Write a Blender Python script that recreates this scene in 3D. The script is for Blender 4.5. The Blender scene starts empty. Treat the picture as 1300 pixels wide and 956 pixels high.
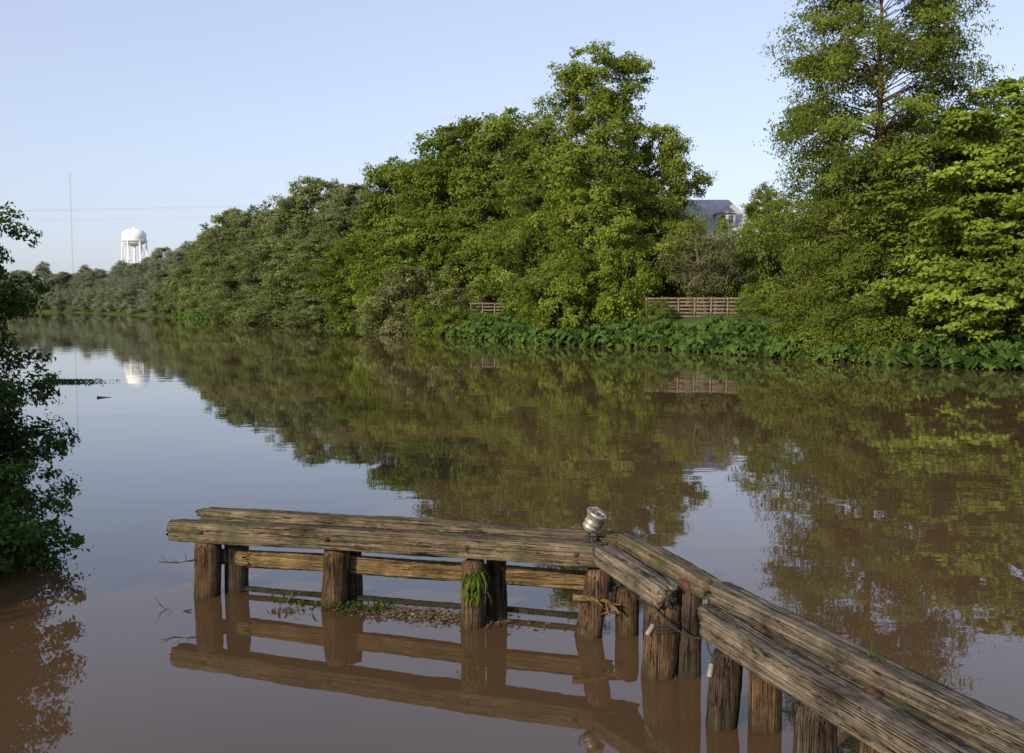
import bpy, math, numpy as np
from mathutils import Vector, Matrix
R = np.random.default_rng
scene = bpy.context.scene
COL = scene.collection
# ---------------------------------------------------------------- helpers
def link(o, parent=None):
    COL.objects.link(o)
    if parent is not None: o.parent = parent
    return o
def empty(name, loc=(0,0,0), rz=0):
    e = bpy.data.objects.new(name, None); e.location = loc; e.rotation_euler = (0,0,rz); e.empty_display_size = .2
    return link(e)
def mesh_np(name, V, F, mats, mi=None, tint=None, smooth=None):
    V = np.asarray(V, dtype=np.float32); F = np.asarray(F, dtype=np.int32)
    me = bpy.data.meshes.new(name)
    me.vertices.add(len(V)); me.vertices.foreach_set("co", V.ravel())
    k = F.shape[1]
    me.loops.add(F.size); me.loops.foreach_set("vertex_index", F.ravel())
    me.polygons.add(len(F))
    me.polygons.foreach_set("loop_start", np.arange(0, F.size, k, dtype=np.int32))
    me.polygons.foreach_set("loop_total", np.full(len(F), k, dtype=np.int32))
    for m in mats: me.materials.append(m)
    if mi is not None: me.polygons.foreach_set("material_index", np.asarray(mi, dtype=np.int32))
    me.update(calc_edges=True)
    if tint is not None:
        a = me.attributes.new("tint", 'FLOAT', 'FACE'); a.data.foreach_set("value", np.asarray(tint, dtype=np.float32))
    if smooth is not None:
        me.polygons.foreach_set("use_smooth", np.asarray(smooth, dtype=bool))
    me.validate()
    return me
class B:
    def __init__(s): s.V=[]; s.F=[]; s.M=[]; s.T=[]; s.S=[]; s.n=0
    def add(s, V, F, m=0, t=1.0, smooth=False):
        V=np.asarray(V,float).reshape(-1,3); F=np.asarray(F,int).reshape(-1,4)
        s.V.append(V); s.F.append(F+s.n); s.n+=len(V)
        s.M.append(np.full(len(F),m)); s.T.append(np.broadcast_to(np.asarray(t,float),(len(F),)).copy()); s.S.append(np.full(len(F),smooth))
    def mesh(s, name, mats):
        return mesh_np(name, np.concatenate(s.V), np.concatenate(s.F), mats, np.concatenate(s.M), np.concatenate(s.T), np.concatenate(s.S))
def tube(pts, rad, n=6, caps=False):
    pts=np.asarray(pts,float); rad=np.broadcast_to(np.asarray(rad,float),(len(pts),))
    V=[];F=[]
    for i,p in enumerate(pts):
        d = pts[min(i+1,len(pts)-1)]-pts[max(i-1,0)]; d=d/(np.linalg.norm(d)+1e-9)
        a = np.array([1,0,0]) if abs(d[0])<.8 else np.array([0,1,0])
        u=np.cross(d,a); u/=np.linalg.norm(u); v=np.cross(d,u)
        for k in range(n):
            an=2*math.pi*k/n; V.append(p+rad[i]*(math.cos(an)*u+math.sin(an)*v))
    for i in range(len(pts)-1):
        for k in range(n):
            a=i*n+k; b=i*n+(k+1)%n; F.append((a,b,b+n,a+n))
    return np.array(V),np.array(F)
def leafquads(C, N, L, W, rng, fold=.15):
    n=len(C); N=N/(np.linalg.norm(N,axis=1,keepdims=True)+1e-9)
    r=rng.normal(size=(n,3)); t=np.cross(N,r); t/=np.linalg.norm(t,axis=1,keepdims=True)+1e-9
    b=np.cross(N,t); L=np.broadcast_to(L,(n,))[:,None]; W=np.broadcast_to(W,(n,))[:,None]
    V=np.stack([C-t*L/2, C+b*W/2+N*L*fold, C+t*L/2, C-b*W/2+N*L*fold*.4],axis=1).reshape(-1,3)
    return V, np.arange(4*n).reshape(n,4)
# ---------------------------------------------------------------- materials
def newmat(name):
    m=bpy.data.materials.new(name); m.use_nodes=True; nt=m.node_tree; nt.nodes.clear()
    o=nt.nodes.new('ShaderNodeOutputMaterial'); return m,nt,o
def principled(nt,o,col=(.5,.5,.5),rough=.7,metal=0,spec=.3):
    p=nt.nodes.new('ShaderNodeBsdfPrincipled'); p.inputs['Base Color'].default_value=(*col,1)
    p.inputs['Roughness'].default_value=rough; p.inputs['Metallic'].default_value=metal
    p.inputs['Specular IOR Level'].default_value=spec
    nt.links.new(p.outputs[0],o.inputs[0]); return p
def noise(nt,vec,scale,detail=5,rough=.6):
    n=nt.nodes.new('ShaderNodeTexNoise'); n.inputs['Scale'].default_value=scale; n.inputs['Detail'].default_value=detail
    n.inputs['Roughness'].default_value=rough
    if vec is not None: nt.links.new(vec,n.inputs['Vector'])
    return n.outputs['Fac']
def ramp(nt,fac,stops):
    r=nt.nodes.new('ShaderNodeValToRGB'); e=r.color_ramp.elements
    while len(e)<len(stops): e.new(.5)
    for i,(p,c) in enumerate(stops):
        e[i].position=p; e[i].color=(*c,1) if len(c)==3 else c
    nt.links.new(fac,r.inputs[0]); return r.outputs[0]
def mapping(nt,scale,kind='Object'):
    tc=nt.nodes.new('ShaderNodeTexCoord'); mp=nt.nodes.new('ShaderNodeMapping'); mp.inputs['Scale'].default_value=scale
    nt.links.new(tc.outputs[kind],mp.inputs[0]); return mp.outputs[0]
def bump(nt,h,p,strength,dist):
    b=nt.nodes.new('ShaderNodeBump'); b.inputs['Strength'].default_value=strength; b.inputs['Distance'].default_value=dist
    nt.links.new(h,b.inputs['Height']); nt.links.new(b.outputs[0],p.inputs['Normal']); return b
def mixc(nt,fac,a,b,mode='MIX'):
    m=nt.nodes.new('ShaderNodeMix'); m.data_type='RGBA'; m.blend_type=mode
    for s,v in ((0,fac),(6,a),(7,b)):
        if hasattr(v,'is_output'): nt.links.new(v,m.inputs[s])
        else: m.inputs[s].default_value = v if s==0 else (*v,1)
    return m.outputs[2]
def math_(nt,op,a,b=None):
    m=nt.nodes.new('ShaderNodeMath'); m.operation=op
    for i,v in enumerate((a,b)):
        if v is None: continue
        if hasattr(v,'is_output'): nt.links.new(v,m.inputs[i])
        else: m.inputs[i].default_value=v
    return m.outputs[0]
def leafmat(name, c1, c2, trans=.3, haze=0.0, rough=.55):
    m,nt,o=newmat(name)
    at=nt.nodes.new('ShaderNodeAttribute'); at.attribute_name='tint'
    oi=nt.nodes.new('ShaderNodeObjectInfo')
    vec=mapping(nt,(1,1,1)); n=noise(nt,vec,.35,2)
    f=math_(nt,'ADD',math_(nt,'MULTIPLY',n,.6),math_(nt,'MULTIPLY',oi.outputs['Random'],.7))
    f=math_(nt,'SUBTRACT',f,.12)
    c=mixc(nt,f,c1,c2)
    hv=nt.nodes.new('ShaderNodeHueSaturation'); nt.links.new(c,hv.inputs['Color']); nt.links.new(at.outputs['Fac'],hv.inputs['Value'])
    c=hv.outputs[0]
    if haze>0: c=mixc(nt,haze,c,(.29,.32,.30))  # stands in for air haze: leaf colour itself is paled
    p=nt.nodes.new('ShaderNodeBsdfDiffuse')
    t=nt.nodes.new('ShaderNodeBsdfTranslucent'); ms=nt.nodes.new('ShaderNodeMixShader'); ms.inputs[0].default_value=trans
    nt.links.new(c,p.inputs['Color']); nt.links.new(mixc(nt,.5,c,(1.0,1.1,.3),'MULTIPLY'),t.inputs[0])
    nt.links.new(p.outputs[0],ms.inputs[1]); nt.links.new(t.outputs[0],ms.inputs[2]); nt.links.new(ms.outputs[0],o.inputs[0])
    return m
def barkmat(name,c1,c2):
    m,nt,o=newmat(name); p=principled(nt,o,rough=.9,spec=.1)
    v=mapping(nt,(6,6,1.2)); n=noise(nt,v,2,6); nt.links.new(ramp(nt,n,[(.35,c1),(.65,c2)]),p.inputs['Base Color']); bump(nt,n,p,.6,.03)
    return m
def woodmat(name,stops,along=0,wet=False,moss=.0):
    m,nt,o=newmat(name); p=principled(nt,o,rough=.88,spec=.1)
    sc=[18,18,18]; sc[along]=.28
    v=mapping(nt,tuple(sc)); n=noise(nt,v,2.2,8,.7)
    sc2=[13,13,13]; sc2[along]=.22
    v2=mapping(nt,tuple(sc2)); n2=noise(nt,v2,2.3,3,.5)
    v3=mapping(nt,(1,1,1)); n3=noise(nt,v3,2.3,7,.7)
    fine=[110,110,110]; fine[along]=5; n5=noise(nt,mapping(nt,tuple(fine)),2,3,.6)
    c=ramp(nt,n,stops)
    patch=ramp(nt,n3,[(.36,(.42,.41,.41)),(.5,(.86,.85,.84)),(.64,(1.25,1.22,1.2))])
    c=mixc(nt,1.0,c,patch,'MULTIPLY')
    c=mixc(nt,1.0,c,ramp(nt,n5,[(.3,(.62,.62,.62)),(.7,(1.3,1.3,1.3))]),'MULTIPLY')
    crack=ramp(nt,math_(nt,'ABSOLUTE',math_(nt,'SUBTRACT',n2,.5)),[(.0,(.03,.025,.02)),(.010,(.06,.05,.04)),(.025,(1,1,1))])
    c=mixc(nt,.92,c,crack,'MULTIPLY')
    if moss>0:
        n4=noise(nt,v3,3.1,7,.75); f=ramp(nt,n4,[(.48,(0,0,0)),(.62,(1,1,1))])
        c=mixc(nt,math_(nt,'MULTIPLY',f,moss),c,(.070,.076,.036))
    if wet:
        tc=nt.nodes.new('ShaderNodeTexCoord'); sp=nt.nodes.new('ShaderNodeSeparateXYZ'); nt.links.new(tc.outputs['Object'],sp.inputs[0])
        zz=math_(nt,'ADD',sp.outputs[2],math_(nt,'MULTIPLY',n3,.2))
        f=ramp(nt,zz,[(.12,(1,1,1)),(.34,(0,0,0))])
        c=mixc(nt,math_(nt,'MULTIPLY',f,.75),c,(.024,.024,.014))
    nt.links.new(c,p.inputs['Base Color'])
    h=math_(nt,'ADD',math_(nt,'MULTIPLY',n,.8),math_(nt,'MULTIPLY',crack,1.0)); h=math_(nt,'ADD',h,math_(nt,'MULTIPLY',n5,.2)); bump(nt,h,p,.75,.010)
    return m
def plain(name,col,rough=.6,metal=0,var=.25,scale=8,bmp=0):
    m,nt,o=newmat(name); p=principled(nt,o,col,rough,metal)
    n=noise(nt,mapping(nt,(1,1,1)),scale,5)
    a=tuple(max(0,c*(1-var)) for c in col); b=tuple(min(1,c*(1+var)) for c in col)
    nt.links.new(ramp(nt,n,[(.3,a),(.7,b)]),p.inputs['Base Color'])
    if bmp: bump(nt,n,p,bmp,.01)
    return m
M_leaf   = leafmat('leaf_green',(.104,.148,.028),(.192,.240,.042),.40)
M_leafcy = leafmat('leaf_cypress',(.116,.160,.030),(.186,.228,.046),.40)
M_leafma = leafmat('leaf_maple',(.172,.242,.032),(.222,.290,.046),.44)
M_leafbr = leafmat('leaf_vine',(.148,.216,.030),(.196,.260,.042),.42)
M_leafgr = leafmat('leaf_greyish',(.140,.152,.065),(.188,.192,.088),.3)
M_leaffar= leafmat('leaf_far_hazed',(.116,.154,.040),(.180,.214,.054),.38,.14)  # slight distance haze mixed into the leaf colour
M_leafvf = leafmat('leaf_veryfar_hazed',(.108,.140,.046),(.160,.190,.062),.36,.42)  # stronger distance haze mixed into the leaf colour
M_leafdk = leafmat('leaf_bush_shaded',(.028,.056,.018),(.060,.098,.028),.24)  # shade on the bush is put into this darker leaf colour
M_ear    = leafmat('leaf_elephant_ear',(.040,.076,.018),(.080,.128,.030),.25)
M_bark   = barkmat('bark',(.05,.038,.028),(.18,.15,.115))
M_barkbr = barkmat('bark_red',(.07,.045,.03),(.17,.115,.075))
M_wood = woodmat('weathered_timber',[(.28,(.036,.027,.018)),(.44,(.100,.076,.052)),(.58,(.170,.135,.096)),(.74,(.27,.225,.17))],0,moss=.6)
M_woodg= woodmat('grey_timber',[(.28,(.038,.031,.025)),(.45,(.112,.092,.072)),(.58,(.185,.156,.125)),(.74,(.30,.262,.215))],0,moss=.2)
M_woodo= woodmat('orange_timber',[(.28,(.045,.026,.012)),(.45,(.145,.095,.048)),(.6,(.225,.155,.080)),(.74,(.30,.225,.135))],0,moss=.4)
M_pile = woodmat('pile_wood',[(.28,(.035,.020,.011)),(.45,(.095,.060,.036)),(.6,(.17,.115,.070)),(.75,(.27,.205,.145))],2,wet=True)
M_piled= woodmat('pile_wood_dark',[(.28,(.03,.022,.016)),(.5,(.07,.052,.04)),(.75,(.15,.12,.09))],2,wet=True)
M_fence= woodmat('fence_wood',[(.3,(.16,.13,.098)),(.5,(.25,.205,.155)),(.7,(.34,.29,.23))],0)
M_rust = plain('rusty_iron',(.080,.038,.026),.9,.2,.5,18,.6)
M_steel= plain('dull_steel',(.40,.36,.31),.45,.6,.35)
M_dark = plain('dark_metal',(.04,.04,.04),.5,.5)
M_cable= plain('cable_black',(.03,.028,.026),.6)
M_white= plain('white_paint',(.66,.66,.65),.6,0,.08,3)
M_roof = plain('grey_roof',(.34,.35,.37),.7,0,.15,4)
M_glass= plain('window_glass',(.08,.09,.10),.1)
M_tank = plain('tank_white',(.82,.83,.85),.5,0,.03,.3)
M_line = plain('wire_grey',(.30,.30,.32),.6)
M_ceram= plain('grey_ceramic',(.20,.18,.16),.5,0,.3)
# water
m,nt,o=newmat('water_muddy'); M_water=m
p=principled(nt,o,(.1,.06,.03),.010,0,.5); p.inputs['IOR'].default_value=1.46
v=mapping(nt,(1,1,1))
nt.links.new(ramp(nt,noise(nt,v,.06,3),[(.35,(.064,.039,.021)),(.65,(.092,.057,.030))]),p.inputs['Base Color'])
h=math_(nt,'ADD',noise(nt,mapping(nt,(.8,1.1,1)),.9,2,.45),math_(nt,'MULTIPLY',noise(nt,mapping(nt,(1,1.3,1)),3.5,2,.5),.12))
amp=ramp(nt,noise(nt,v,.045,3),[(.42,(.25,.25,.25)),(.66,(.85,.85,.85))])
h=math_(nt,'MULTIPLY',h,amp)
bump(nt,h,p,.3,.024)
# ground
m,nt,o=newmat('ground_grass'); M_ground=m
p=principled(nt,o,rough=.95,spec=.1); v=mapping(nt,(1,1,1))
c=ramp(nt,noise(nt,v,.25,8,.7),[(.35,(.055,.048,.025)),(.5,(.06,.08,.022)),(.65,(.10,.125,.03))])
nt.links.new(c,p.inputs['Base Color']); bump(nt,noise(nt,v,3,6),p,.6,.1)
# ---------------------------------------------------------------- river outline & terrain
right=[(75,-300),(62,-60),(48,0),(39,30),(32,50),(29.9,59.8),(25.9,63.4),(20,72),(13.3,86.7),(3.7,96.3),(-9.5,124),(-38.6,179),(-90.6,274),(-157,371),(-200,400),(-320,440),(-600,480)]
left=[(-620,420),(-420,395),(-250,330),(-140,225),(-66,110),(-33,55),(-16,27),(-10.5,20),(-8.6,14),(-8.8,6),(-12,-30),(-20,-300)]
poly=np.array(right+left,float)
def sdf(P):
    d=np.full(len(P),1e9); inside=np.zeros(len(P),bool)
    for i in range(len(poly)):
        a=poly[i]; b=poly[(i+1)%len(poly)]; ab=b-a
        t=np.clip(((P-a)@ab)/(ab@ab),0,1); q=a+t[:,None]*ab
        d=np.minimum(d,np.linalg.norm(P-q,axis=1))
        c=((a[1]>P[:,1])!=(b[1]>P[:,1])); den=(b[1]-a[1]) if b[1]!=a[1] else 1e-9
        xi=a[0]+(P[:,1]-a[1])/den*ab[0]; inside^=(c&(P[:,0]<xi))
    return np.where(inside,-d,d)
def hgt(P):
    P=np.asarray(P,float).reshape(-1,2); s=sdf(P)
    s=s+.45*np.sin(P[:,0]*.9+P[:,1]*.35)+.35*np.sin(P[:,1]*1.3-P[:,0]*.4)
    t=np.clip(s/9,0,1); up=2.45*(t*t*(3-2*t))+.12*np.clip(s,0,2)+.12*np.sin(P[:,0]*.21)*np.sin(P[:,1]*.17)*t
    return np.where(s>0,up,-1.4*np.clip(-s/4,0,1))
n=420
u=np.linspace(-1,1,n); gx=3200*(.045*u+.955*u**5); gy=gx+70
X,Y=np.meshgrid(gx,gy); P=np.stack([X.ravel(),Y.ravel()],1); Z=hgt(P)
idx=np.arange(n*n).reshape(n,n)
F=np.stack([idx[:-1,:-1],idx[:-1,1:],idx[1:,1:],idx[1:,:-1]],-1).reshape(-1,4)
link(bpy.data.objects.new('ground',mesh_np('ground',np.c_[P,Z],F,[M_ground],smooth=np.ones(len(F),bool))))
s=3200
link(bpy.data.objects.new('river_water',mesh_np('river_water',[(-s,-s,0),(s,-s,0),(s,s+70,0),(-s,s+70,0)],[(0,1,2,3)],[M_water])))
def gz(x,y): return float(hgt([(x,y)])[0])
# ---------------------------------------------------------------- trees
def tree_mesh(name,seed,H,prof,nclump,lpc,cr,leaf,mats,trunk_r=.4,flat=.6,radial=1.3,droop=.0,nz=.22,inner=.25,branches=.5,lean=0,nup=.5,trunks=1,asp=.5):
    rng=R(seed); b=B(); pz=np.array([q[0] for q in prof]); pr=np.array([q[1] for q in prof])
    ph=rng.uniform(0,6.28,8)
    tops=[]
    for k in range(trunks):
        off=rng.normal(0,.6 if H>6 else .15,2) if trunks>1 else np.zeros(2)
        zs=np.linspace(-.6,H*.93,14); wob=np.cumsum(rng.normal(0,H*.006,(14,2)),0)
        pts=np.c_[wob[:,0]+off[0]*(1+zs/H*2)+lean*zs/H, wob[:,1]+off[1]*(1+zs/H*2), zs]
        rad=trunk_r*(1-.93*np.linspace(0,1,14)**.8); rad[0]*=1.5; rad[1]*=1.1
        V,Fq=tube(pts,rad,9); b.add(V,Fq,0,1,True); tops.append(pts)
    cnt=0; rmax=pr.max()
    while cnt<nclump:
        z=rng.uniform(pz[0],pz[-1]); r=np.interp(z,pz,pr)
        if rng.random()>(r/rmax)**.9+.04: continue
        a=rng.uniform(0,6.283)
        nn=1+nz*(math.sin(2*a+ph[0]+z*.22)+math.sin(3*a+ph[1]-z*.35)+.8*math.sin(5*a+ph[2]+z*.8))*.7
        nn*=1+nz*.6*math.sin(z*1.1+ph[3]+a)
        rr=r*nn*math.sqrt(rng.uniform(inner,1.0))
        tr=tops[rng.integers(len(tops))]
        ax=np.array([np.interp(z,tr[:,2],tr[:,0]),np.interp(z,tr[:,2],tr[:,1])])
        d=np.array([math.cos(a),math.sin(a),0.])
        c=np.array([ax[0]+d[0]*rr,ax[1]+d[1]*rr,z-droop*rr])
        if c[2]<pz[0]-.5: continue
        s=cr*rng.uniform(.6,1.35)*(.55+.45*min(1,r/rmax+.2))
        if rng.random()<branches and rr>s*.6:
            zb=max(.8,z-rr*.35-rng.uniform(0,1)) if H>6 else max(.1,z*.6); st=np.array([np.interp(zb,tr[:,2],tr[:,0]),np.interp(zb,tr[:,2],tr[:,1]),zb])
            mid=(st+c)/2+np.array([0,0,.12*rr])+rng.normal(0,.05*rr,3)
            br=max(.015 if H<6 else .03,trunk_r*.16*(1-z/H*.7)); V,Fq=tube([st,mid,c],[br,br*.65,br*.25],5); b.add(V,Fq,0,1,True)
        tn=np.array([-d[1],d[0],0]); k=rng.integers(9,15)
        tw=rng.normal(size=(k,3)); tw/=np.linalg.norm(tw,axis=1,keepdims=True); tw*=rng.uniform(.35,1,(k,1))
        def place(q): 
            rad_=q[:,0:1]*radial*d; return rad_+q[:,1:2]*tn+np.c_[np.zeros((len(q),2)),q[:,2]*flat-droop*1.2*np.clip(q[:,0],0,2)]
        m_=int(lpc*rng.uniform(.7,1.3)*(s/cr)**1.6)+12
        ti=rng.integers(0,k,m_); q=tw[ti]+rng.normal(0,.2,(m_,3))
        C=c+place(q)*s
        N=.55*place(q)+np.array([0,0,nup])+.3*d+rng.normal(0,.45,(m_,3))
        L=leaf*rng.uniform(.6,1.4,m_)
        V,Fq=leafquads(C,N,L,L*asp,rng)
        tt=rng.uniform(.68,1.3); tt=tt*np.take(rng.uniform(.82,1.18,k),ti)*rng.uniform(.8,1.2,m_)
        b.add(V,Fq,1,tt); cnt+=1
    return b.mesh(name,mats)
def put(name,me,x,y,sx=1,sz=1,rot=0,parent=None,z=None):
    o=bpy.data.objects.new(name,me); o.location=(x,y,(gz(x,y) if z is None else z)-.05); o.scale=(sx,sx,sz); o.rotation_euler=(0,0,rot)
    return link(o,parent)
me=tree_mesh('cypress_big',11,29,[(-1.0,5.6),(3,6.6),(8,6.3),(12,5.9),(15,6.2),(19,6.3),(23,6.0),(26,4.8),(28.8,2.6)],470,350,1.4,.27,[M_barkbr,M_leafcy],.62,.62,1.45,.2,.20,branches=.8,nup=.3,asp=.36)
put('bald_cypress_tree',me,25.3,73.5,rot=.4,z=.9)
me=tree_mesh('maple',12,17.5,[(-.6,5.5),(3,6.6),(8,7.0),(12,6.2),(15,4.4),(17.3,1.6)],290,290,1.3,.34,[M_bark,M_leafma],.4,.42,1.3,.05,.24,branches=.6,nup=1.1,asp=.75)
put('maple_tree',me,32.8,67.5,rot=1.2,z=.9)
me=tree_mesh('tall_tree',13,27.6,[(-1,6.0),(4,6.8),(10,6.8),(15,6.0),(19,5.0),(22.0,4.2),(24,4.4),(26,4.0),(27.4,2.2)],390,290,1.35,.32,[M_bark,M_leaf],.5,.68,1.25,.04,.30,branches=1,asp=.5)
put('sweetgum_tree',me,9.4,105,rot=2.1,z=1.8)
G=[]
G.append(tree_mesh('broadleaf_a',21,25,[(.5,5.0),(5,6.2),(12,6.7),(18,6.0),(22,4.3),(25,1.6)],260,200,1.6,.43,[M_bark,M_leaf],.45,.75,1.15,0,.28,asp=.55))
G.append(tree_mesh('broadleaf_b',22,25,[(.5,5.4),(6,6.3),(13,5.8),(19,4.4),(23,2.8),(25,1.0)],270,200,1.4,.42,[M_bark,M_leafcy],.45,.7,1.35,.14,.26,asp=.4))
G.append(tree_mesh('broadleaf_c',23,25,[(.5,5.2),(4,6.4),(10,6.7),(17,6.6),(22,5.0),(25,2.0)],240,210,1.8,.45,[M_bark,M_leaf],.5,.75,1.1,.02,.32,asp=.6))
def remat(me,name,mat):
    c=me.copy(); c.name=name; c.materials[1]=mat; return c
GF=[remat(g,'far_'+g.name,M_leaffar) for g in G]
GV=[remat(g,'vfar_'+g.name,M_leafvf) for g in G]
SH=[tree_mesh('shrub_a',31,8,[(-.3,3.4),(2,3.9),(5,3.2),(8,1.1)],110,180,1.15,.31,[M_bark,M_leaf],.14,.75,1.2,.05,.28,trunks=3),
    tree_mesh('shrub_b',32,8,[(-.3,3.2),(2,3.7),(5,3.4),(8,1.4)],110,180,1.1,.29,[M_bark,M_leafbr],.14,.8,1.1,.1,.3,trunks=3,asp=.6)]
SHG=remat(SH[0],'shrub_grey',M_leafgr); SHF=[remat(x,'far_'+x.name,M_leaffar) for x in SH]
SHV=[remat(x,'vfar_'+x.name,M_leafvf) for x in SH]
rg=R(5)
rows=[(15.2,108,21.8,3.9),(4.0,119,24.8,5.6),(-1.2,136,28.0,7.2),(-6.8,141,27.6,7.0),(-13,151,24.7,5.8),(-17.6,161,25.4,5.4),(-24.6,172,23.2,6.2),(-31,183,24,6.4),(-37.6,196,27,6.2),(-46,211,24.2,6.8),(-57,232,24.8,7.2)]
names=['oak_tree','willow_tree','elm_tree']
for i,(x,y,H,r) in enumerate(rows):
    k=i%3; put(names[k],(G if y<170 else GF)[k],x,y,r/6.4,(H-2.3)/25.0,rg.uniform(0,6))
for i,(x,y,H,r) in enumerate([(-4,131,20,5.6),(7,124,22,6.0),(-14,134,17,5.5),(32.5,133,18.6,4.2),(44,132,21,7),(41,84,17,6.5),(37,82,20,5.0),(46,72,17,6),(-22,150,16,5.5),(-29,163,17,6),(-36,172,17,6),(-44,186,18,6.5),(-52,200,18,7),(-20,185,21,8),(24,165,17,8)]):
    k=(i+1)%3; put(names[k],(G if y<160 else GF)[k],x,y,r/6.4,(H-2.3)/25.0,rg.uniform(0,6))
far=empty('distant_trees')
for i,(x,y,H,r) in enumerate([(-68,252,26,6.5),(-62,258,22,7),(-78,272,23,6.5),(-88,288,20,6),(-94,301,21,6.0),(-104,318,19,6.5),(-112,333,21,6),(-124,350,18.6,6.5),(-133,362,17,7),(-143,376,18.5,5.5),(-158,395,16,8),(-168,404,18,5),(-180,412,15.5,7),(-193,425,20,5),(-203,425,16.5,6),(-216,432,18,5),(-228,436,15,7),(-242,440,19,6),(-258,446,16,8),(-276,452,18,7),(-90,310,20,8),(-110,345,18,8),(-135,385,16,8),(-160,420,16,9),(-190,450,16,10),(-220,460,16,10)]):
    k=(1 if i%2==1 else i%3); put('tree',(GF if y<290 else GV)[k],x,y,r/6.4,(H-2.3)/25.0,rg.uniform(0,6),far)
RB=np.array(right[5:15],float); seg=np.linalg.norm(np.diff(RB,axis=0),axis=1); cum=np.r_[0,np.cumsum(seg)]
def shore(s,off):
    i=min(np.searchsorted(cum,s,side='right')-1,len(seg)-1); i=max(i,0); t=(s-cum[i])/seg[i]; d=(RB[i+1]-RB[i])/seg[i]
    return RB[i]+t*(RB[i+1]-RB[i])+off*np.array([d[1],-d[0]])
s=cum[5]+7; i=0
while s<cum[-1]-2:
    q=shore(s,rg.uniform(3.5,6.5)); H=rg.uniform(5,11); w=rg.uniform(.9,1.4)
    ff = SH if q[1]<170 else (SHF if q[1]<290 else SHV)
    par=None if q[1]<230 else far
    put('shrub',ff[i%3==0],q[0],q[1],w,H/8,rg.uniform(0,6),par)
    s+=rg.uniform(5.0,7.0)*(1 if q[1]<240 else 1.3); i+=1
for (x,y,w,H,me_) in [(-10.2,127.5,1.0,8.2,SHG),(-13.5,129,.9,6.5,SHG),(8.2,98.5,.85,7.5,SH[1]),(10.4,99.5,.6,8.5,SH[1]),(5.0,101,.9,8,SH[0]),(3.4,107,.75,6,SH[0]),(-9.0,122.5,.55,5,SH[0]),(15.0,106,.8,7,SH[0]),(29.5,69.5,.9,5,SH[0]),(33,66.5,1.1,5,SH[0]),(36,63,1.1,7,SH[1]),(34.5,60.5,.8,5,SH[0]),(22.6,76,.6,3.6,SH[0]),(23.4,73.5,.6,3.4,SH[0]),(17.6,105,.6,6,SH[0]),(20.6,104.5,.7,7.6,SHG),(22.9,104,.75,9.6,SH[0]),(26.0,103,.8,9.4,SH[0]),(13.0,94.2,.32,2.6,SH[0]),(21.6,90.5,.40,3.0,SH[0]),(-5.6,121.5,.4,3.0,SH[0])]:
    put('shrub',me_,x,y,w,H/8,rg.uniform(0,6))
me=tree_mesh('crepe_myrtle',41,8.4,[(2.2,1.6),(4.5,3.0),(7,2.9),(8.4,1.2)],85,90,.95,.20,[M_bark,M_leafgr],.13,.7,1.1,0,.2,branches=1,trunks=5)
put('crepe_myrtle_tree',me,19.4,99)
# left bank bush and trees
me=tree_mesh('bush_left',51,5.5,[(.0,1.7),(.7,1.95),(1.5,1.8),(2.3,1.4),(3.2,1.3),(4.4,1.3),(5.4,.9)],540,250,.34,.085,[M_bark,M_leafdk],.06,.75,1.1,.15,.08,branches=.25,trunks=5,inner=.1,asp=.5)
put('riverside_bush',me,-9.0,15.1,z=.05)
put('oak_tree',G[0],-19,5,.5,.42,1.0); put('oak_tree',G[2],-16,5,.38,.28,3.0); put('oak_tree',G[2],-26,14,.6,.5,2.0); put('oak_tree',G[0],-34,30,.8,.6,1.0); put('willow_tree',G[1],-60,70,1,.7,2.0)
put('shrub',SH[0],-15,20,.6,.45,1.0)
# elephant ears along the bank
def ears(name,s0,s1,n,seed,depth=4.2):
    rng=R(seed); ss=rng.uniform(s0,s1,n); oo=rng.uniform(-1.0,depth,n)
    P=np.array([shore(a,b_) for a,b_ in zip(ss,oo)]); z=np.maximum(hgt(P),0)
    hh=rng.uniform(.2,1.25,n)*(.85+.3*np.sin(ss*1.3)+.2*np.sin(ss*.5))
    C=np.c_[P,z+hh]; L=rng.uniform(.38,.95,n); a=rng.normal(-1.9,1.0,n)
    D=np.c_[np.cos(a),np.sin(a),rng.uniform(-1.8,-.2,n)]; D/=np.linalg.norm(D,axis=1,keepdims=True)
    S=np.cross(D,[0,0,1.]); S/=np.linalg.norm(S,axis=1,keepdims=True); U=np.cross(S,D)
    Lc=L[:,None]; p0=C-D*Lc*.1; l1=C-D*Lc*.38-S*Lc*.26; l2=C+D*Lc*.12-S*Lc*.40; tip=C+D*Lc*.7-U*Lc*.08; r2=C+D*Lc*.12+S*Lc*.40; r1=C-D*Lc*.38+S*Lc*.26
    mid=C+D*Lc*.2+U*Lc*.10
    V=np.stack([p0,l1,l2,tip,r2,r1,mid],1).reshape(-1,3); b0=np.arange(n)[:,None]*7
    F=np.concatenate([b0+np.array([[0,1,2,6]]),b0+np.array([[2,3,4,6]]),b0+np.array([[0,6,4,5]])])
    t=np.tile(rng.uniform(.25,1.7,n),3)
    b=B(); b.add(V,F,0,t)
    link(bpy.data.objects.new(name,b.mesh(name,[M_ear])))
ears('elephant_ear_plants',cum[0]-5,cum[5]+2,17000,61)
ears('elephant_ear_plants',cum[5]+2,cum[7],12000,62,3.0)
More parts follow.
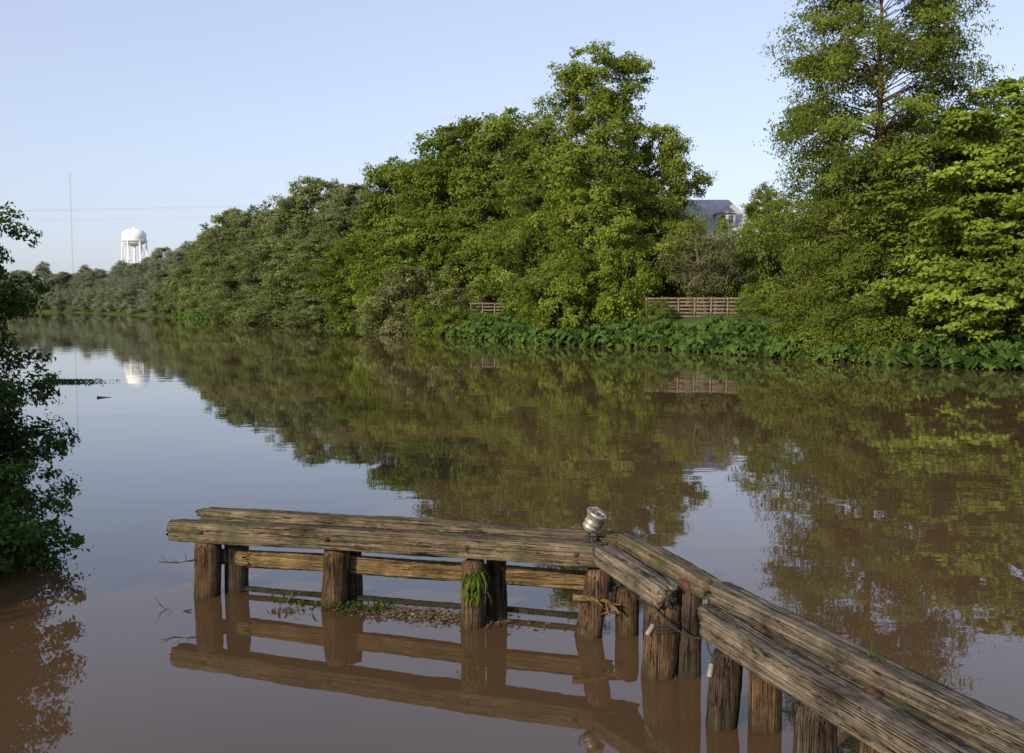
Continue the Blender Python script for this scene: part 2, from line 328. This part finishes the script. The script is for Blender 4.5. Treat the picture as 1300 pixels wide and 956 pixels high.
# ---------------------------------------------------------------- boxes, fence, houses
def box(name,c,d,mat,parent,rot=(0,0,0),bev=0):
    x,y,z=[q/2 for q in d]
    V=[(-x,-y,-z),(x,-y,-z),(x,y,-z),(-x,y,-z),(-x,-y,z),(x,-y,z),(x,y,z),(-x,y,z)]
    F=[(0,3,2,1),(4,5,6,7),(0,1,5,4),(1,2,6,5),(2,3,7,6),(3,0,4,7)]
    o=bpy.data.objects.new(name,mesh_np(name,V,F,[mat])); o.location=c; o.rotation_euler=rot; link(o,parent)
    if bev: md=o.modifiers.new('b','BEVEL'); md.width=bev; md.segments=2
    return o
def fence(p0,p1,z0,H,nb,npost):
    p0=np.array(p0,float);p1=np.array(p1,float);L=np.linalg.norm(p1-p0);a=math.atan2(*(p1-p0)[::-1]); rng=R(3)
    e=empty('wooden_fence',(p0[0],p0[1],z0),a)
    for i in range(npost):
        box('post',(L*i/(npost-1),-.085,H/2-.1+rng.uniform(-.02,.04)),(.16,.12,H+.25),M_fence,e,(0,rng.normal(0,.008),0))
    for j in range(nb):
        for i in range(npost-1):
            w=L/(npost-1); box('board',(w*(i+.5),0,.22+j*(H-.3)/(nb-1)+rng.normal(0,.006)),(w*.992,.035,.19),M_fence,e,(0,rng.normal(0,.0025),0))
fence((12.6,96.0),(22.6,93.0),2.42,1.95,6,8)
fence((-4.9,124.0),(-.6,122.3),2.0,1.85,5,4)
def house(loc,rz,W,D,wall_h,roof_h,hip,matw,dormer=True):
    e=empty('white_house',loc,rz)
    box('walls',(0,0,wall_h/2),(W,D,wall_h),matw,e)
    ov=.6; x=W/2+ov; y=D/2+ov; z=wall_h+.004
    V=[(-x,-y,z),(x,-y,z),(x,y,z),(-x,y,z),(-x+hip,0,z+roof_h),(x-hip,0,z+roof_h)]
    me=bpy.data.meshes.new('roof'); me.from_pydata(V,[],[(0,1,5,4),(1,2,5),(2,3,4,5),(3,0,4),(3,2,1,0)]); me.materials.append(M_roof)
    link(bpy.data.objects.new('roof',me),e)
    box('fascia',(0,-y-.02,z-.12),(2*x+.1,.08,.32),M_white,e); box('rake_trim',(x+.02,0,z-.12),(.08,2*y,.32),M_white,e)
    for fl in range(int(wall_h//3)):
        for k in range(4):
            xx=-W/2+W*(k+.5)/4; zz=1.7+fl*3
            box('window_frame',(xx,-D/2-.03,zz),(1.3,.06,1.8),M_white,e); box('window',(xx,-D/2-.07,zz),(1.05,.04,1.5),M_glass,e); box('muntin',(xx,-D/2-.1,zz),(.07,.03,1.5),M_white,e); box('rail',(xx,-D/2-.1,zz),(1.05,.02,.07),M_white,e)
    if dormer:
        for xx in (W*.20,):
            zz=wall_h+roof_h*.42; yy=-D/2*.66
            box('dormer',(xx,yy,zz),(1.9,2.4,1.4),M_white,e)
            V=[(-1.15,-1.5,0),(1.15,-1.5,0),(1.15,2.2,0),(-1.15,2.2,0),(0,-1.5,.8),(0,2.2,.8)]
            me=bpy.data.meshes.new('dormer_roof'); me.from_pydata(V,[],[(0,4,5,3),(1,2,5,4),(0,1,4),(2,3,5),(0,3,2,1)]); me.materials.append(M_roof)
            o=bpy.data.objects.new('dormer_roof',me); o.location=(xx,yy,zz+.71); link(o,e)
            for k in (-.42,.42): box('dormer_window',(xx+k,yy-1.22,zz+.05),(.5,.05,.85),M_glass,e)
house((20.8,117,2.4),0,13.0,10,8.6,4.5,3.4,M_white)
house((43,104,2.4),.1,13,10,8.0,4.0,3.5,M_white,False)
# ---------------------------------------------------------------- water tower, mast, lines
wt=empty('water_tower',(-293,800,2.4)); wt.scale=(1.08,1.08,1.04)
prof=[(0,42.5),(3.5,43.0),(6.6,44.6),(8.2,46.8),(8.4,50),(8.3,52.2),(6.5,54.4),(3.2,55.6),(.9,56),(.9,56.9),(0,57)]
V=[];F=[];N=28
for r,z in prof:
    for k in range(N): V.append((r*math.cos(6.28318*k/N),r*math.sin(6.28318*k/N),z))
for i in range(len(prof)-1):
    for k in range(N): F.append((i*N+k,i*N+(k+1)%N,(i+1)*N+(k+1)%N,(i+1)*N+k))
link(bpy.data.objects.new('tank',mesh_np('tank',V,F,[M_tank],smooth=np.ones(len(F),bool))),wt)
b=B()
V,Fq=tube([(0,0,0),(0,0,43)],.9,10); b.add(V,Fq)
LG=6
def lp(k,z): a=6.28318*k/LG+.3; r=10-1.9*z/46; return (r*math.cos(a),r*math.sin(a),z)
for k in range(LG):
    V,Fq=tube([lp(k,0),lp(k,47)],.5,8); b.add(V,Fq)
    for (za,zb) in ((1,16),(16,31),(31,45)):
        for (a_,b_) in ((lp(k,za),lp(k+1,zb)),(lp(k+1,za),lp(k,zb)),(lp(k,zb),lp(k+1,zb))):
            V,Fq=tube([a_,b_],.14,5); b.add(V,Fq)
V,Fq=tube([(8.9*math.cos(6.28318*k/24),8.9*math.sin(6.28318*k/24),46.8) for k in range(25)],.3,5); b.add(V,Fq)
link(bpy.data.objects.new('legs_and_bracing',b.mesh('legs',[M_tank])),wt)
b=B()
for k in range(3):
    a=k*2.094; V,Fq=tube([(.5*math.cos(a),.5*math.sin(a),0),(.5*math.cos(a),.5*math.sin(a),113)],.04,5); b.add(V,Fq)
for z in range(0,112,2):
    for k in range(3):
        a=k*2.094;c=(k+1)*2.094; V,Fq=tube([(.5*math.cos(a),.5*math.sin(a),z),(.5*math.cos(c),.5*math.sin(c),z+2)],.025,4); b.add(V,Fq)
o=bpy.data.objects.new('radio_mast',b.mesh('radio_mast',[M_line])); o.location=(-384,900,2.4); link(o)
pl=empty('power_line')
b=B()
for (x,y) in ((-330,350),(-56,330)):
    V,Fq=tube([(x,y,2),(x,y,36)],[.35,.2],8); b.add(V,Fq)
    for z in (32.2,35.4): V,Fq=tube([(x,y-2,z),(x,y+2,z)],.12,5); b.add(V,Fq)
link(bpy.data.objects.new('poles',b.mesh('poles',[M_line])),pl)
b=B()
for (dy,z) in ((-2,35.3),(2,35.3),(0,32.2)):
    t=np.linspace(0,1,30); pts=np.c_[-330+274*t,350-20*t+dy,z-5*4*t*(1-t)*.35]
    V,Fq=tube(pts,.020,4); b.add(V,Fq)
link(bpy.data.objects.new('wires',b.mesh('wires',[M_line])),pl)
# ---------------------------------------------------------------- dock
S=.982
dock=empty('wooden_dock')
def timber(name,p0,p1,w,h,mat,seed,endcut=.04,wr=.007):
    p0=np.array(p0,float)*[S,S,1]; p1=np.array(p1,float)*[S,S,1]; L=np.linalg.norm(p1-p0); rng=R(seed)
    base=[]
    nper=9
    for (ax,ay,bx,by) in ((-1,-1,1,-1),(1,-1,1,1),(1,1,-1,1),(-1,1,-1,-1)):
        for i in range(nper):
            t=i/nper; x=ax+(bx-ax)*t; y=ay+(by-ay)*t
            base.append((x,y))
    base=np.array(base); nb=len(base)
    rr=np.linalg.norm(base,axis=1); base=base*np.where(rr>1.35,.965,1.0)[:,None]
    ns=max(14,int(L/.07)); V=[]
    fixed=rng.normal(0,wr*.7,(nb,2))
    groove=np.ones(nb)
    for g in rng.choice(nb,5,replace=False): groove[g]=.82
    xs=np.linspace(0,L,ns); slow=[rng.uniform(0,6.28,4) for _ in range(2)]
    j0=rng.normal(0,endcut,nb)
    for i,x in enumerate(xs):
        ed=min(x,L-x); tap=1-.06*math.exp(-ed/.04)
        oy=.008*math.sin(x*1.1+slow[0][0])+.004*math.sin(x*3.1+slow[0][1]); oz=.009*math.sin(x*.8+slow[1][0])+.004*math.sin(x*2.7+slow[1][1])
        gg=1-(1-groove)*np.clip(.3+.9*np.sin(x*1.3+np.arange(nb)*2.1),0,1)
        q=base*gg[:,None]*[w/2,h/2]*tap+fixed*(.6+.4*math.sin(x*2+seed))+rng.normal(0,wr*.35,(nb,2))
        ch=.6*max(0,math.sin(x*4.3+slow[0][2])*math.sin(x*1.7+slow[0][3])-.35); q[nper*1]*=(1-ch*.4); q[nper*2]*=(1-ch*.35); q[0]*=1-ch*.4
        jit=j0 if ed<1e-6 else np.zeros(nb)
        V.append(np.c_[np.full(nb,x)+jit,q[:,0]+oy,q[:,1]+oz])
    V=np.concatenate(V); F=[]
    for i in range(ns-1):
        for k in range(nb): F.append((i*nb+k,i*nb+(k+1)%nb,(i+1)*nb+(k+1)%nb,(i+1)*nb+k))
    nv=len(V); ce=np.array([V[:nb].mean(0)+[.03,0,0],V[-nb:].mean(0)-[.03,0,0]]); V=np.r_[V,ce]
    for k in range(0,nb,2):
        F.append((nv,(k+2)%nb,(k+1)%nb,k)); q=(ns-1)*nb; F.append((nv+1,q+k,q+(k+1)%nb,q+(k+2)%nb))
    F=np.array(F); me=mesh_np(name,V,F,[mat])
    o=bpy.data.objects.new(name,me); d=Vector(p1-p0).normalized(); yv=Vector((0,0,1)).cross(d).normalized(); zv=d.cross(yv)
    o.matrix_world=Matrix.Translation(Vector(p0))@Matrix((d,yv,zv)).transposed().to_4x4(); link(o)
    o.parent=dock; return o
def lathe(name,loc,prof,mat,parent,axis=None,N=18):
    V=[];F=[]
    for r,z in prof:
        for k in range(N): V.append((r*math.cos(6.28318*k/N),r*math.sin(6.28318*k/N),z))
    for i in range(len(prof)-1):
        for k in range(N): F.append((i*N+k,i*N+(k+1)%N,(i+1)*N+(k+1)%N,(i+1)*N+k))
    o=bpy.data.objects.new(name,mesh_np(name,V,np.array(F),[mat])); o.location=loc
    if axis is not None: o.rotation_mode='QUATERNION'; o.rotation_quaternion=Vector(axis).to_track_quat('Z','Y')
    return link(o,parent)
def pile(name,x,y,r,top,mat,seed,lx=0,ly=0,cap=False,nn=24):
    rng=R(seed); zs=np.linspace(-.9,top,16); base=1+rng.normal(0,.028,nn); V=[]; p1,p2=rng.uniform(0,6.28,2)
    for i,z in enumerate(zs):
        t=(z)/max(top,.1); a=np.arange(nn)/nn*2*math.pi
        rad=r*base*(1-.05*t)*(1+.012*rng.normal(size=nn))*(1+.05*np.sin(2*a+p1)+.03*np.sin(z*5+p2))
        if z>top-.02: rad=rad*.92
        V.append(np.c_[rad*np.cos(a)+lx*t,rad*np.sin(a)+ly*t,np.full(nn,z)+(rng.normal(0,.012,nn) if i==15 else 0)])
    V=np.concatenate(V);F=[]
    for i in range(15):
        for k in range(nn): F.append((i*nn+k,i*nn+(k+1)%nn,(i+1)*nn+(k+1)%nn,(i+1)*nn+k))
    nv=len(V); V=np.r_[V,[V[-nn:].mean(0)+[0,0,.01]]]
    for k in range(0,nn,2): F.append((nv,15*nn+k,15*nn+(k+1)%nn,15*nn+(k+2)%nn))
    o=bpy.data.objects.new(name,mesh_np(name,V,np.array(F),[mat])); o.location=(x*S,y*S,0); link(o,dock)
    if cap: lathe('rust_cap',(x*S+lx,y*S+ly,top),[(0,.03),(.04,.03),(.05,.02),(r*.9,.012),(r*.98,.0),(r*1.03,-.05),(r*1.0,-.06)],M_rust,dock)
    return o
# long arm
timber('front_beam',(-4.74,14.15,.885),(1.12,12.22,1.0),.28,.27,M_wood,1,.03)
timber('back_beam',(-4.42,14.52,1.02),(1.58,12.54,1.08),.28,.17,M_wood,2,.03)
timber('lower_rail',(-3.75,14.12,.48),(1.25,12.62,.56),.10,.23,M_woodo,3)
timber('lower_rail_end',(-4.35,14.25,.50),(-3.7,14.08,.48),.08,.2,M_woodo,9)
timber('waterline_log',(-3.75,14.12,.07),(1.0,12.75,.07),.06,.06,M_piled,4,wr=.008)
# short corner + right arm
timber('corner_beam_front',(1.10,12.10,1.04),(1.66,10.70,.91),.27,.24,M_woodg,5,.03)
timber('corner_beam_back',(1.40,12.42,1.12),(2.13,10.62,1.0),.24,.20,M_wood,6,.03)
timber('right_beam_front',(1.99,9.98,.87),(3.17,6.3,.87),.28,.26,M_woodg,7,.03)
timber('right_beam_back',(2.17,10.68,.97),(3.98,5.9,.97),.24,.22,M_woodg,8,.03)
timber('right_beam_middle',(2.02,10.55,.80),(3.70,6.0,.80),.18,.20,M_wood,10,.03)
timber('right_beam_inner',(2.28,9.9,.66),(3.5,6.2,.66),.12,.16,M_piled,11,.03)
for i,(x,y,r,t,mt,lx,ly,cp) in enumerate([(-4.24,14.0,.18,.76,M_pile,.03,0,0),(-3.90,14.24,.17,.88,M_piled,.02,0,0),(-2.40,13.52,.185,.78,M_pile,.05,0,0),(-2.2,13.8,.14,.86,M_piled,0,0,0),
        (-.49,12.66,.155,.80,M_pile,0,0,0),(-.20,13.02,.13,.88,M_piled,0,0,0),(.93,12.28,.17,.82,M_pile,.14,0,0),(1.42,12.36,.15,.55,M_pile,0,0,0),(1.72,12.2,.13,.9,M_piled,0,0,0),
        (1.59,10.92,.175,.80,M_pile,.06,-.02,0),(1.93,10.95,.13,1.03,M_piled,0,-.02,1),(2.02,9.62,.16,.70,M_piled,.05,0,0),(2.42,9.55,.15,.70,M_pile,.0,0,0),(2.5,8.2,.17,.74,M_piled,0,0,0),(2.95,8.0,.15,.78,M_pile,0,0,0),(2.98,6.6,.17,.74,M_pile,0,0,0),(3.5,6.5,.17,.84,M_piled,0,0,0)]):
    pile('pile',x,y,r,t,mt,100+i,lx,ly,cp)
fb0=np.array([-4.74,14.15,.88]);fb1=np.array([1.12,12.22,1.0])
for t in (.09,.40,.72,.95):
    q=fb0+(fb1-fb0)*t; lathe('bolt',(q[0]*S-.045,q[1]*S-.138,q[2]+.02),[(0,.035),(.018,.035),(.02,.012),(.035,.010),(.035,0)],M_rust,dock,(-.31,-.95,0),8)
for (x,y,z,w_) in ((2.37,9.6,.92,.10),(2.9,8.05,.90,.10)):
    lathe('rust_plate',(x*S,y*S,z),[(0,.05),(.03,.05),(.035,.03),(w_*.9,.02),(w_,-.02),(w_,-.12)],M_rust,dock,(.1,.05,1))
def cable(name,pts,r,mat,parent):
    pts=np.array(pts,float); t=np.linspace(0,len(pts)-1,12*(len(pts)-1)+1); i=np.minimum(t.astype(int),len(pts)-2); f=(t-i)[:,None]
    P=pts[i]*(1-f)+pts[i+1]*f; P[:,2]-=.10*(4*f[:,0]*(1-f[:,0])); b=B(); V,Fq=tube(P,r,7); b.add(V,Fq,0,1,True); return link(bpy.data.objects.new(name,b.mesh(name,[mat])),parent)
cable('cable',[(.95,12.1,1.17),(1.12,11.8,.98),(1.50,10.55,.80),(1.90,9.80,.72),(1.95,9.6,.66)],.010,M_cable,dock)
for (x,y,z,ax) in ((1.70,10.60,.84,(.1,-.3,1)),(1.46,10.58,.55,(.5,-.3,1)),(1.86,9.36,.56,(.1,-.2,1))):
    pr=[(0,-.07)]
    for k in range(6): pr+=[(.014,-.065+k*.022),(.030,-.058+k*.022),(.030,-.052+k*.022),(.014,-.046+k*.022)]
    pr+=[(0,.075)]
    lathe('insulator',(x,y,z),pr,M_ceram,dock,ax,12)
th=np.linspace(0,6.283*3,60); b=B(); V,Fq=tube(np.c_[1.59*S+.05+.19*np.cos(th),10.92*S+.19*np.sin(th),.50+th*.006],.008,5); b.add(V,Fq); link(bpy.data.objects.new('wire_wrap',b.mesh('wire_wrap',[M_cable])),dock)
# floodlight
fl=empty('floodlight',(.93,12.16,1.13)); fl.scale=(1.1,1.1,1.1)
box('base_plate',(0,0,.01),(.14,.12,.025),M_dark,fl,bev=.004)
b=B(); V,Fq=tube([(0,0,.02),(-.01,0,.10)],[.02,.016],8); b.add(V,Fq)
V,Fq=tube([(-.10,-.02,.26),(-.09,-.01,.16),(-.01,0,.10),(.11,0,.12),(.15,.0,.20)],.011,6); b.add(V,Fq)
link(bpy.data.objects.new('yoke',b.mesh('yoke',[M_dark])),fl)
ax=Vector((.42,-.15,.85)).normalized(); c0=Vector((.03,0,.20))
lathe('housing',c0,[(0,-.10),(.05,-.10),(.075,-.085),(.078,-.06),(.088,-.055),(.088,-.045),(.078,-.04),(.078,-.01),(.088,-.005),(.088,.005),(.078,.01),(.085,.05),(.10,.09),(.115,.10),(.115,.125),(.105,.128),(.10,.11)],M_steel,fl,ax,24)
lathe('lens',c0,[(0,.122),(.05,.120),(.101,.112)],M_glass,fl,ax,24)
b=B()
for a in np.linspace(0,6.283,9)[:-1]:
    V,Fq=tube([(.112*math.cos(a),.112*math.sin(a),.12),(.06*math.cos(a),.06*math.sin(a),.165),(0,0,.175)],.005,4); b.add(V,Fq)
o=bpy.data.objects.new('guard',b.mesh('guard',[M_steel])); o.location=c0; o.rotation_mode='QUATERNION'; o.rotation_quaternion=ax.to_track_quat('Z','Y'); link(o,fl)
def branchy(name,p0,d,L,r,seed,mat,sub=5):
    rng=R(seed); b=B(); pts=[np.array(p0,float)]; d=np.array(d,float); d/=np.linalg.norm(d)
    for i in range(9): d=d+rng.normal(0,.16,3); d/=np.linalg.norm(d); pts.append(pts[-1]+d*L/9)
    V,Fq=tube(pts,np.linspace(r,r*.3,10)*(1+.15*rng.normal(size=10)),8); b.add(V,Fq,0,1,True)
    for k in range(sub):
        i=rng.integers(2,9); e=d+rng.normal(0,.8,3); e/=np.linalg.norm(e); q=pts[i]; l=L*rng.uniform(.2,.4)
        V,Fq=tube([q,q+e*l*.5+rng.normal(0,.02,3),q+e*l],[r*.4,r*.25,r*.1],5); b.add(V,Fq,0,1,True)
    return link(bpy.data.objects.new(name,b.mesh(name,[mat])))
branchy('driftwood_branch',(.72,11.92,.50),(1,-.1,.12),.62,.05,7,M_woodo,4)
branchy('dead_twig',(-4.2,13.6,.55),(-1,-.1,-.05),.55,.012,8,M_piled,5)
branchy('dead_twig',(-4.15,13.0,.02),(-1,0,.1),.5,.010,9,M_piled,4)
branchy('floating_stick',(-17.3,42.5,.03),(1,.6,.03),1.6,.04,10,M_piled,3)
def plantclump(name,c,n,rad,L,W,mat,seed,hang=False,zr=.25):
    rng=R(seed); b=B()
    for i in range(n):
        a=rng.uniform(0,6.28); st=np.array(c)+np.array([rng.normal(0,rad[0]),rng.normal(0,rad[1]),rng.uniform(0,zr)]); out=np.array([math.cos(a),math.sin(a)-.3,0])
        l=L*rng.uniform(.5,1.3); s_=np.array([-out[1],out[0],0])*W*rng.uniform(.6,1.2)
        if hang: p=[st,st+out*l*.4+[0,0,l*.25],st+out*l*.75-[0,0,l*.1],st+out*l*.9-[0,0,l*.7]]
        else: p=[st,st+out*l*.2+[0,0,l*.4],st+out*l*.5+[0,0,l*.7],st+out*l*.95+[0,0,l*.65]]
        ws=[.3,1,.9,.08]; V=[]
        for q,w in zip(p,ws): V+= [q-s_*w/2,q+s_*w/2]
        b.add(V,[(0,1,3,2),(2,3,5,4),(4,5,7,6)],0,rng.uniform(.4,.95))
    return link(bpy.data.objects.new(name,b.mesh(name,[mat])))
plantclump('fern_plant',(-.47,12.26,.36),120,(.065,.03),.14,.020,M_leafbr,1,True,.34)
plantclump('water_weed',(-3.0,13.3,.0),34,(.12,.10),.11,.03,M_leaf,2,False,.08)
plantclump('water_weed',(-2.05,13.05,.0),100,(.26,.10),.10,.03,M_leaf,3,False,.04)
plantclump('moss_tuft',(3.05*S,8.4*S,1.07),50,(.03,.10),.035,.012,M_leaf,4,False,.01)
plantclump('moss_tuft',(-1.5,13.28,1.10),60,(.7,.03),.03,.012,M_leaf,5,False,.01)
M_lit=leafmat('leaf_litter',(.09,.06,.035),(.17,.13,.09),.1)
rng=R(77); n_=1900; C=np.c_[rng.normal(-1.2,.6,n_),12.85+rng.normal(0,.14,n_)-.0,rng.uniform(.008,.03,n_)]; C[:,1]-=(C[:,0]+1.2)*.28
V,Fq=leafquads(C,np.c_[rng.normal(0,.2,(n_,2)),np.ones(n_)],rng.uniform(.03,.09,n_),rng.uniform(.02,.05,n_),rng,.05)
b=B(); b.add(V,Fq,0,rng.uniform(.4,1.5,n_)); link(bpy.data.objects.new('floating_leaf_litter',b.mesh('litter',[M_lit])))
n_=900; C=np.c_[rng.normal(-22.3,.9,n_),51+rng.normal(0,.4,n_),rng.uniform(.01,.12,n_)]
V,Fq=leafquads(C,np.c_[rng.normal(0,.6,(n_,2)),np.ones(n_)],rng.uniform(.06,.16,n_),.07,rng,.1)
b=B(); b.add(V,Fq,0,rng.uniform(.5,1.2,n_)); link(bpy.data.objects.new('floating_weeds',b.mesh('weeds',[M_leafdk])))
# ---------------------------------------------------------------- light, sky, camera
EL=math.radians(24); sv=Vector((-.60*math.cos(EL),-.80*math.cos(EL),math.sin(EL))).normalized()
L=bpy.data.lights.new('sun','SUN'); L.energy=5.0; L.angle=math.radians(.6); L.color=(1,.86,.62)
o=bpy.data.objects.new('sun',L); o.rotation_mode='QUATERNION'; o.rotation_quaternion=sv.to_track_quat('Z','Y'); o.location=(-20,-20,30); link(o)
w=bpy.data.worlds.new('World'); scene.world=w; w.use_nodes=True; nt=w.node_tree; nt.nodes.clear()
ow=nt.nodes.new('ShaderNodeOutputWorld'); bg=nt.nodes.new('ShaderNodeBackground'); sk=nt.nodes.new('ShaderNodeTexSky')
sk.sky_type='NISHITA'; sk.sun_disc=False; sk.sun_elevation=EL; sk.sun_rotation=math.atan2(sv.x,sv.y)%(2*math.pi)
sk.air_density=1.0; sk.dust_density=1.3; sk.ozone_density=2.2; sk.altitude=0
bg.inputs[1].default_value=.15
hs=nt.nodes.new('ShaderNodeHueSaturation'); hs.inputs['Saturation'].default_value=.70; hs.inputs['Value'].default_value=1.45
nt.links.new(sk.outputs[0],hs.inputs['Color'])
tint=mixc(nt,1.0,hs.outputs[0],(1.0,.985,1.07),'MULTIPLY')
hazy=mixc(nt,.5,tint,(3.55,3.95,5.1))      # milky morning haze evens the sky out
nt.links.new(hazy,bg.inputs[0]); nt.links.new(bg.outputs[0],ow.inputs[0])
cam=bpy.data.cameras.new('camera'); cam.lens=36; cam.sensor_width=36; cam.clip_end=8000; cam.clip_start=.1
co=bpy.data.objects.new('camera',cam); co.location=(0,0,4); co.rotation_euler=(math.radians(90-4.18),0,0); link(co); scene.camera=co
scene.view_settings.view_transform='Standard'; scene.view_settings.look='None'; scene.view_settings.exposure=0
